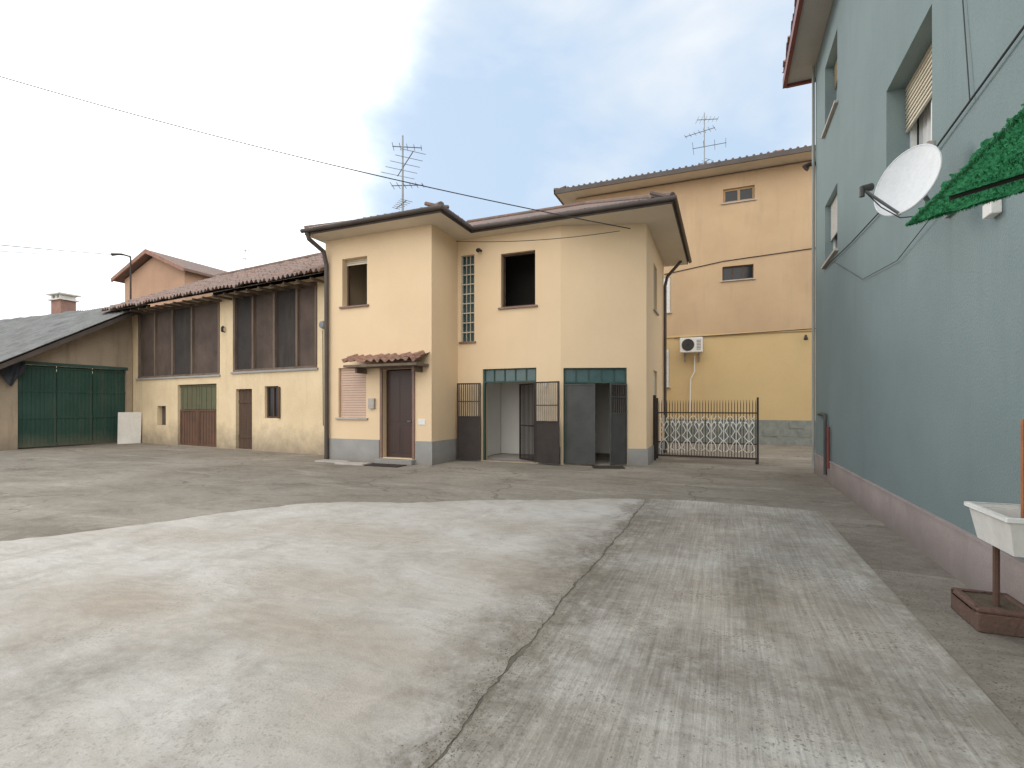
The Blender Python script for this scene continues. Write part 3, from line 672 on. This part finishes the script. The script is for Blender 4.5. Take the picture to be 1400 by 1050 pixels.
for u in (-1.5,-.95): B(FY).box(YX(u),YX(u)+.04,.0,.44,3.61,3.655).box(YX(u),YX(u)+.04,.0,.03,3.3,3.61).make('bracket',ALU,AC)

# ================================================================ TEAL BUILDING
TB=thing('corner_building',(6,4,0),'tall green grey plastered building with faded pink plinth','building')
FT=(1.9,13.1,0,-1,-1,0)
def TY(y): return 13.1-y
h1=(TY(11.95),TY(10.74),7.02,8.35); h2=(TY(11.95),TY(10.74),4.35,5.55); h3=(TY(7.74),TY(6.22),4.1,5.48); h4=(TY(7.74),TY(6.22),7.0,8.35)
b=B(FT); b.wall(0,17,0,9.2,.32,[h1,h2,h3,h4]); b.box(0,.3,-8,-.33,0,9.2).box(16.7,17,-8,-.33,0,9.2).box(0,17,-8.3,-8.01,0,9.2); b.make('wall',TEAL,TB,weld=False)
b=B(FT); b.box(.0,17,.003,.03,0,.42); pk=b.make('plinth',PINK,TB)
b=B(FT); b.box(-.02,17,.001,.04,.421,.44); b.make('plinth_ledge',PINK,TB,pk)
b=B(FT); b.box(-.5,17.5,-8.8,.52,9.14,9.22); sfx=b.make('soffit',SOFG,TB)
b=B(FT)
b.box(-.56,17.5,.52,.60,9.08,9.30).box(-.58,-.5,-8.8,.52,9.08,9.30); b.make('fascia',REDF,TB,sfx)
b=B(FT); tiles(b,-.5,17.4,.62,-4.2,9.34,11.2,.22,14,.04,.03); b.make('roof',TILER,TB)
b=B(FT); b.box(-.45,17.4,-8.7,.45,9.225,9.3); b.make('roof_deck',WOOD,TB)
window(TB,FT,*h1,shut=.35,smat=SHBEI,fmat=WHITE,dep=.2,sill=MARBLE); window(TB,FT,*h2,shut=.6,smat=WHITE,fmat=WHITE,dep=.14,sill=MARBLE)
window(TB,FT,*h3,shut=.42,smat=SHBEI,fmat=WHITE,dep=.24,sill=MARBLE,cur=True); window(TB,FT,*h4,shut=.4,smat=SHBEI,fmat=WHITE,dep=.2,sill=MARBLE)
b=B(FT); b.tube([(.05,.05,9.1),(.05,.05,.1)],.03,8); b.make('downpipe',PIPEG,TB)
b=B(FT); b.tube([(TY(12.5),.03,1.32),(TY(12.0),.05,1.34),(TY(11.6),.06,1.32),(TY(11.55),.06,1.2),(TY(11.55),.06,.15)],.03,8); b.make('gas_pipe',IRONG,TB)
b=B(FT); b.tube([(TY(11.3),.05,1.1),(TY(11.3),.05,.30)],.028,8); b.make('red_pipe',REDP,TB)
b=B(FT)
b.tube([(TY(11.9),.03,4.28),(TY(9.5),.03,4.10),(TY(7.8),.03,4.02),(TY(6),.035,3.96),(TY(4.5),.03,4.06),(TY(2),.03,4.1)],.009,5)
b.make('wall_cable',RUBBER,TB)
b=B(FT); b.tube([(TY(5.45),.02,8.9),(TY(5.5),.02,5.2),(TY(5.3),.03,4.0)],.005,5); b.make('wall_cable',IRONG,TB)
b=B(FT); b.tube([(TY(11.0),.03,4.2),(TY(8.8),.03,3.35),(TY(7.2),.03,3.2),(TY(5.9),.05,3.35)],.005,5); b.make('wall_cable',IRONG,TB)
b=B(FT); b.tube([(-.03,-.06,6.95),(-.03,.12,6.95),(-.03,.2,6.88)],[.05,.05,.09],8); b.make('wall_lamp',IRON,TB)
b=B(FT); b.box(TY(4.98),TY(4.84),.002,.07,2.93,3.06); b.make('junction_box',WHITE,TB,bevel=.008)

# ================================================================ SATELLITE DISH
DS=thing('satellite_dish',(1.55,5.55,3.2),'white satellite dish on bracket fixed to green grey wall','satellite dish')
C=Vector((1.50,5.55,3.53)); ax=Vector((-.70,-.62,.28)).normalized()
xx=ax.cross(Vector((0,0,1))).normalized(); yy=xx.cross(ax).normalized()
b=B(); R=.305; nr,ns=8,40
def dp(r,a,off=0):
    z=.28*(r/R)**2*R*.55-.06
    return tuple(C+xx*(r*.90*math.cos(a))+yy*(r*1.06*math.sin(a))+ax*(z+off))
for off in (0,-.012):
    k=len(b.v); b.v.append(dp(0,0,off))
    for i in range(1,nr+1):
        for j in range(ns): b.v.append(dp(R*i/nr,2*math.pi*j/ns,off))
    for j in range(ns): b.f.append((k,k+1+j,k+1+(j+1)%ns))
    for i in range(nr-1):
        for j in range(ns):
            a=k+1+i*ns; c=a+ns; b.f.append((a+j,a+(j+1)%ns,c+(j+1)%ns,c+j))
b.tube([dp(R,2*math.pi*j/ns,-.004) for j in range(ns)],.009,6,True)
b.make('reflector',surf('dish grey white paint',(.74,.75,.76),(.66,.67,.68),3,.5,.05,30,.002,streak=.25),DS,smooth=True,weld=False)
low=Vector(dp(R,-math.pi/2,-.02)); lnb=Vector((1.14,5.38,3.44))
b=B(); b.tube([tuple(low),tuple(lnb)],.013,8); b.make('feed_arm',ALU,DS)
dl=(C-lnb).normalized()
b=B(); b.tube([tuple(lnb),tuple(lnb+dl*.09)],[.028,.034],12); b.tube([tuple(lnb+Vector((0,0,.02))),tuple(lnb-Vector((0,0,.07)))],.022,8); b.make('receiver',IRONG,DS)
bk=C-ax*.07
b=B(); b.tube([tuple(bk),tuple(bk-ax*.12),(1.72,5.70,3.35),(1.90,5.72,3.35)],.022,8); b.make('bracket',ALU,DS)
b=B(); b.box(1.87,1.895,5.62,5.82,3.22,3.48); b.make('wall_plate',ALU,DS)
b=B(); b.tube([tuple(lnb),tuple((low+lnb)/2-Vector((0,0,.05))),tuple(low-Vector((0,0,.03))),(1.75,5.6,3.2),(1.88,5.5,3.5)],.005,5); b.make('cable',RUBBER,DS)

# ================================================================ GREEN AWNING
AW=thing('awning',(1.5,2.5,2.7),'green ribbed plastic mesh canopy over doorway','awning')
b=B(); nx_,ny_=60,420
def az(x): return 2.585+(x-1.0)/.9*.20
k=len(b.v)
for i in range(ny_+1):
    for j in range(nx_+1):
        x=1.0+.885*j/nx_; y=.9+2.76*i/ny_
        e=.010*math.sin(y*19)+.006*math.sin(x*31+y*3)
        rib=.022*(1-abs(math.sin(y*math.pi/.085)))**1.0
        b.v.append((x+(.014*math.sin(y*60) if j==0 else 0),y+(.014*math.sin(x*60) if i==ny_ else 0),az(x)-rib+e+random.uniform(-.005,.005)))
for i in range(ny_):
    for j in range(nx_): a=k+i*(nx_+1)+j; b.f.append((a,a+1,a+nx_+2,a+nx_+1))
m,nt,bs=newmat('green translucent plastic mesh')
n_=noise(nt,position(nt),55,5,.8); gc=mix(nt,rng(nt,n_,.38,.62),(.014,.15,.055),(.10,.45,.20)); L(nt,gc,bs.inputs['Base Color']); bs.inputs['Roughness'].default_value=.4
bump(nt,bs,n_,.7,.02)
tr=N(nt,'ShaderNodeBsdfTranslucent'); L(nt,gc,tr.inputs[0]); ms=N(nt,'ShaderNodeMixShader'); ms.inputs[0].default_value=.42
L(nt,bs.outputs[0],ms.inputs[1]); L(nt,tr.outputs[0],ms.inputs[2]); L(nt,ms.outputs[0],nt.nodes['Material Output'].inputs[0])
GG=m
b.make('canopy_sheet',GG,AW)
b=B()
for i in range(5000):
    r_=random.random()
    if r_<.35: x=1.0+random.uniform(-.01,.02); y=random.uniform(1.6,3.66)
    elif r_<.6: x=random.uniform(1.0,1.88); y=3.66+random.uniform(-.02,.01)
    else: x=random.uniform(1.0,1.6); y=random.uniform(2.2,3.66)
    z=az(x)-.012; a=random.uniform(0,6.28); l=random.uniform(.008,.022); w=.004
    k=len(b.v); dx,dy=math.cos(a),math.sin(a)
    b.v+=[(x-dy*w,y+dx*w,z),(x+dy*w,y-dx*w,z),(x+dx*l*.7,y+dy*l*.7,z-l)]
    b.f.append((k,k+1,k+2))
b.make('fringe',GG,AW,weld=False)
b=B(); b.tube([(1.5,.9,2.645),(1.5,3.5,2.645)],.012,6)
for y in (1.2,2.2,3.2): b.tube([(1.05,y,2.545),(1.88,y,2.73)],.012,6); 
b.make('frame',IRON,AW)

# ================================================================ PLANTER
PT=thing('planter',(1.7,4.5,0),'white trough planter on short post in rusty brown block base','planter')
b=B(); 
def trough(b,x0,x1,y0,y1,z0,z1,tp,t):
    o=[(x0+tp,y0+tp,z0),(x1-tp,y0+tp,z0),(x1-tp,y1-tp,z0),(x0+tp,y1-tp,z0)]
    T_=[(x0,y0,z1),(x1,y0,z1),(x1,y1,z1),(x0,y1,z1)]
    I=[(x0+t,y0+t,z1),(x1-t,y0+t,z1),(x1-t,y1-t,z1),(x0+t,y1-t,z1)]
    J=[(x0+t+tp*.5,y0+t+tp*.5,z1-.12),(x1-t-tp*.5,y0+t+tp*.5,z1-.12),(x1-t-tp*.5,y1-t-tp*.5,z1-.12),(x0+t+tp*.5,y1-t-tp*.5,z1-.12)]
    b.poly(o)
    for i in range(4):
        j=(i+1)%4; b.poly([o[i],o[j],T_[j],T_[i]]); b.poly([T_[i],T_[j],I[j],I[i]]); b.poly([I[i],I[j],J[j],J[i]])
trough(b,1.58,1.86,3.95,4.5,.59,.80,.035,.02)
b.make('trough',WHDIRT,PT,bevel=.004)
b=B(); 
x0,x1,y0,y1=1.56,1.88,3.93,4.52
b.box(x0,x1,y0,y0+.03,.80,.83).box(x0,x1,y1-.03,y1,.80,.83).box(x0,x0+.03,y0+.03,y1-.03,.80,.83).box(x1-.03,x1,y0+.03,y1-.03,.80,.83); b.make('rim',WHITE,PT,bevel=.005)
B().box(1.63,1.81,4.0,4.45,.70,.72).make('soil',SOIL,PT)
B().tube([(1.70,4.42,.1),(1.70,4.42,.589)],.02,8).make('post',RUST,PT)
b=B(); b.box(1.55,1.88,4.28,4.72,.001,.13); b.box(1.55,1.88,4.28,4.33,.131,.16).box(1.55,1.88,4.67,4.72,.131,.16).box(1.55,1.60,4.33,4.67,.131,.16).box(1.83,1.88,4.33,4.67,.131,.16); b.make('base_block',BRICKR,PT,bevel=.012)
B().box(1.60,1.83,4.33,4.67,.132,.15).make('base_soil',SOIL,PT)
B().box(1.82,1.85,4.38,4.41,.70,1.41).make('stake',ORNG,PT,bevel=.003,label='orange rusted stake standing in the trough')

# ================================================================ GATE
GT=thing('iron_gate',(-.5,14.35,0),'dark iron driveway gate with white scroll ornaments','gate')
FGt=(-1.72,14.45,.999,-.035,-.035,-.999)
b=B(FGt); W_=2.55; zt=1.55
b.box(0,W_,-.02,.02,.12,.17).box(0,W_,-.02,.02,.50,.53).box(0,W_,-.02,.02,1.30,1.335).box(0,.05,-.025,.025,.05,1.72).box(W_-.05,W_,-.025,.025,.02,1.72)
n=36
for i in range(1,n): u=W_*i/n; b.tube([(u,0,.17),(u,0,1.55),(u,0,1.66)],[.010,.010,.003],6)
b.make('gate_leaf',IRON,GT)
for i in range(8):
    b=B(FGt); c=.21+i*.302; k_=.74
    for s_ in (-1,1):
        pts=[]
        for q in range(13):
            a=q/12; ang=a*math.pi*1.7; r=.085*(1-.45*a)*k_
            pts.append((c+s_*(.008+.085*k_-math.cos(ang)*r),.03,.95+.18*a**.8+.05*math.sin(ang)))
        b.tube(pts,.011,5)
        b.tube([(c+s_*.01,.03,.58),(c+s_*.12,.03,.70),(c+s_*.03,.03,.84),(c+s_*.12,.03,1.0),(c+s_*.06,.03,1.15),(c+s_*.13,.03,1.24)],.012,5)
        b.tube([(c+s_*.01,.03,.60),(c+s_*.09,.03,.50),(c+s_*.13,.03,.36),(c+s_*.05,.03,.30)],.011,5)
    b.tube([(c,.03,.3),(c,.03,1.25)],.010,5)
    b.make('scroll_ornament',WHITE,GT)
b=B(FGt); b.box(-.08,-.01,-.05,.05,0,1.8); b.make('gate_post',IRON,GT)
b=B(FGt); b.tube([(W_-.08,0,.06),(W_-.02,0,.06)],.05,12); b.make('wheel',IRON,GT)

# ================================================================ ANTENNAS
def antenna(base,h,elems,lab):
    A=thing('rooftop_antenna',base,lab,'antenna','rooftop aerials')
    x,y,z=base
    B().tube([(x,y,z),(x,y,z+h)],[.035,.024],8).make('mast',ALU,A)
    for (hz,ang,ln,ne,el) in elems:
        b=B(); c,s_=math.cos(ang),math.sin(ang)
        b.tube([(x-c*ln*.35,y-s_*ln*.35,z+hz),(x+c*ln*.65,y+s_*ln*.65,z+hz)],.015,6)
        for i in range(ne):
            t=-.33+.96*i/(ne-1); px,py=x+c*ln*t,y+s_*ln*t; e=el*(1-.4*i/ne)
            b.tube([(px+s_*e/2,py-c*e/2,z+hz),(px-s_*e/2,py+c*e/2,z+hz)],.009,5)
        b.make('aerial',ALU,A)
antenna((-9.2,13.2,6.6),3.3,[(2.95,.5,.9,5,.5),(2.3,-.7,1.8,5,1.1),(1.75,.35,1.0,6,.5),(1.2,2.6,.8,6,.4)],'tall multi element aerial on the cream house roof')
antenna((-.8,24,11.3),3.2,[(2.9,.3,.9,6,.6),(2.4,2.9,1.3,7,.5),(1.7,.0,1.4,4,1.2),(1.0,2.4,.9,5,.5)],'aerial mast on the apartment building roof')
antenna((-27.3,22.5,5),6.3,[(6.1,.2,.9,5,.5),(5.6,1.0,1.0,5,.6)],'small aerial rising behind the barn roof')

# ================================================================ OVERHEAD CABLES, LAMP
def cable(p,q,sag,r,lab):
    p,q=Vector(p),Vector(q); n=40; b=B()
    b.tube([tuple(p.lerp(q,i/n)-Vector((0,0,sag*4*(i/n)*(1-i/n)))) for i in range(n+1)],r,6)
    single(b,'overhead_cable',RUBBER,tuple(p),lab,'cable','overhead cables')
cable((-2.05,12.2,5.72),(-17.6,5.7,9.9),.25,.012,'black service cable strung to the cream house eave')
cable((-2.3,12.2,5.70),(-6.6,11.9,5.9),.10,.008,'thin black cable sagging under the house eave')
cable((-30.8,18,9.95),(-40,9,10.1),.12,.018,'thin cable running off over the shed roof')
cable((-30.8,18,9.85),(-40,8,9.6),.25,.012,'thin cable running off over the shed roof')
SL=thing('street_lamp',(-30.8,18,0),'slim dark street lamp beyond the barn','street lamp')
B().tube([(-30.8,18,0),(-30.8,18,9.9)],[.07,.04]).make('pole',IRON,SL)
B().tube([(-30.8,18,9.9),(-31.1,17.7,10.0),(-31.6,17.5,9.98)],[.04,.05,.09]).make('lamp_head',IRON,SL)

# ================================================================ SKY AND SUN
sunv=Vector((-.83*.9,.56*.9,.44)).normalized()
el=math.asin(sunv.z); rt=math.atan2(sunv.x,sunv.y)
Wd=bpy.data.worlds.new("World"); S.world=Wd; Wd.use_nodes=True; nt=Wd.node_tree
bg=nt.nodes['Background']; bg.inputs[1].default_value=.14
sky=N(nt,'ShaderNodeTexSky',sky_type='NISHITA'); sky.sun_disc=False; sky.sun_elevation=el; sky.sun_rotation=rt; sky.air_density=1.0; sky.dust_density=1
tc=N(nt,'ShaderNodeTexCoord'); mp=N(nt,'ShaderNodeMapping'); mp.inputs['Scale'].default_value=(1,1,2.0); mp.inputs['Rotation'].default_value=(.1,.2,.6)
L(nt,tc.outputs['Generated'],mp.inputs[0])
n1=noise(nt,mp.outputs[0],2.3,6,.50,.35)
cl=rng(nt,n1,.42,.70)
n2=noise(nt,mp.outputs[0],4.5,4,.55,.2)
ccol=mix(nt,rng(nt,n2,.3,.7),(6.0,6.45,6.9),(7.1,7.25,7.4))
blue=mix(nt,.94,sky.outputs[0],(4.2,5.35,6.8))
col=mix(nt,cl,blue,ccol)
nv=N(nt,'ShaderNodeVectorMath',operation='NORMALIZE'); L(nt,tc.outputs['Generated'],nv.inputs[0])
dt=N(nt,'ShaderNodeVectorMath',operation='DOT_PRODUCT'); L(nt,nv.outputs[0],dt.inputs[0]); dt.inputs[1].default_value=sunv
# unseen sky behind the camera, brightened as added fill light for the facades
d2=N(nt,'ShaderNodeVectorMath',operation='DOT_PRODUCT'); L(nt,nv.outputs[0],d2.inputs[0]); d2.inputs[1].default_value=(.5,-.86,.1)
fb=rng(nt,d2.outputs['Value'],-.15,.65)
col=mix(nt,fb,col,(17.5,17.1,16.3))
wob=math_(nt,'ADD',dt.outputs['Value'],math_(nt,'MULTIPLY',math_(nt,'SUBTRACT',n1,.5),.20))
g1=N(nt,'ShaderNodeMapRange',interpolation_type='SMOOTHERSTEP'); g1.inputs[1].default_value=.90; g1.inputs[2].default_value=1.03; g1.inputs[4].default_value=1
L(nt,wob,g1.inputs[0])
col=mix(nt,g1.outputs[0],col,(19,18.7,18))
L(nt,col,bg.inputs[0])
sd=bpy.data.lights.new('sun','SUN'); sd.energy=1.3; sd.angle=math.radians(18); sd.color=(1,.95,.87)
so_=bpy.data.objects.new('sun',sd); COL.objects.link(so_); so_.rotation_euler=sunv.to_track_quat('Z','Y').to_euler(); so_.location=(-20,14,20)

cam=bpy.data.cameras.new('camera'); co=bpy.data.objects.new('camera',cam); COL.objects.link(co)
co.location=(0,0,1.5); co.rotation_euler=(math.radians(90),0,math.radians(22.7))
cam.sensor_width=36; cam.lens=692/1400*36; cam.shift_y=30/1400; cam.clip_end=2000; cam.clip_start=.05
S.camera=co
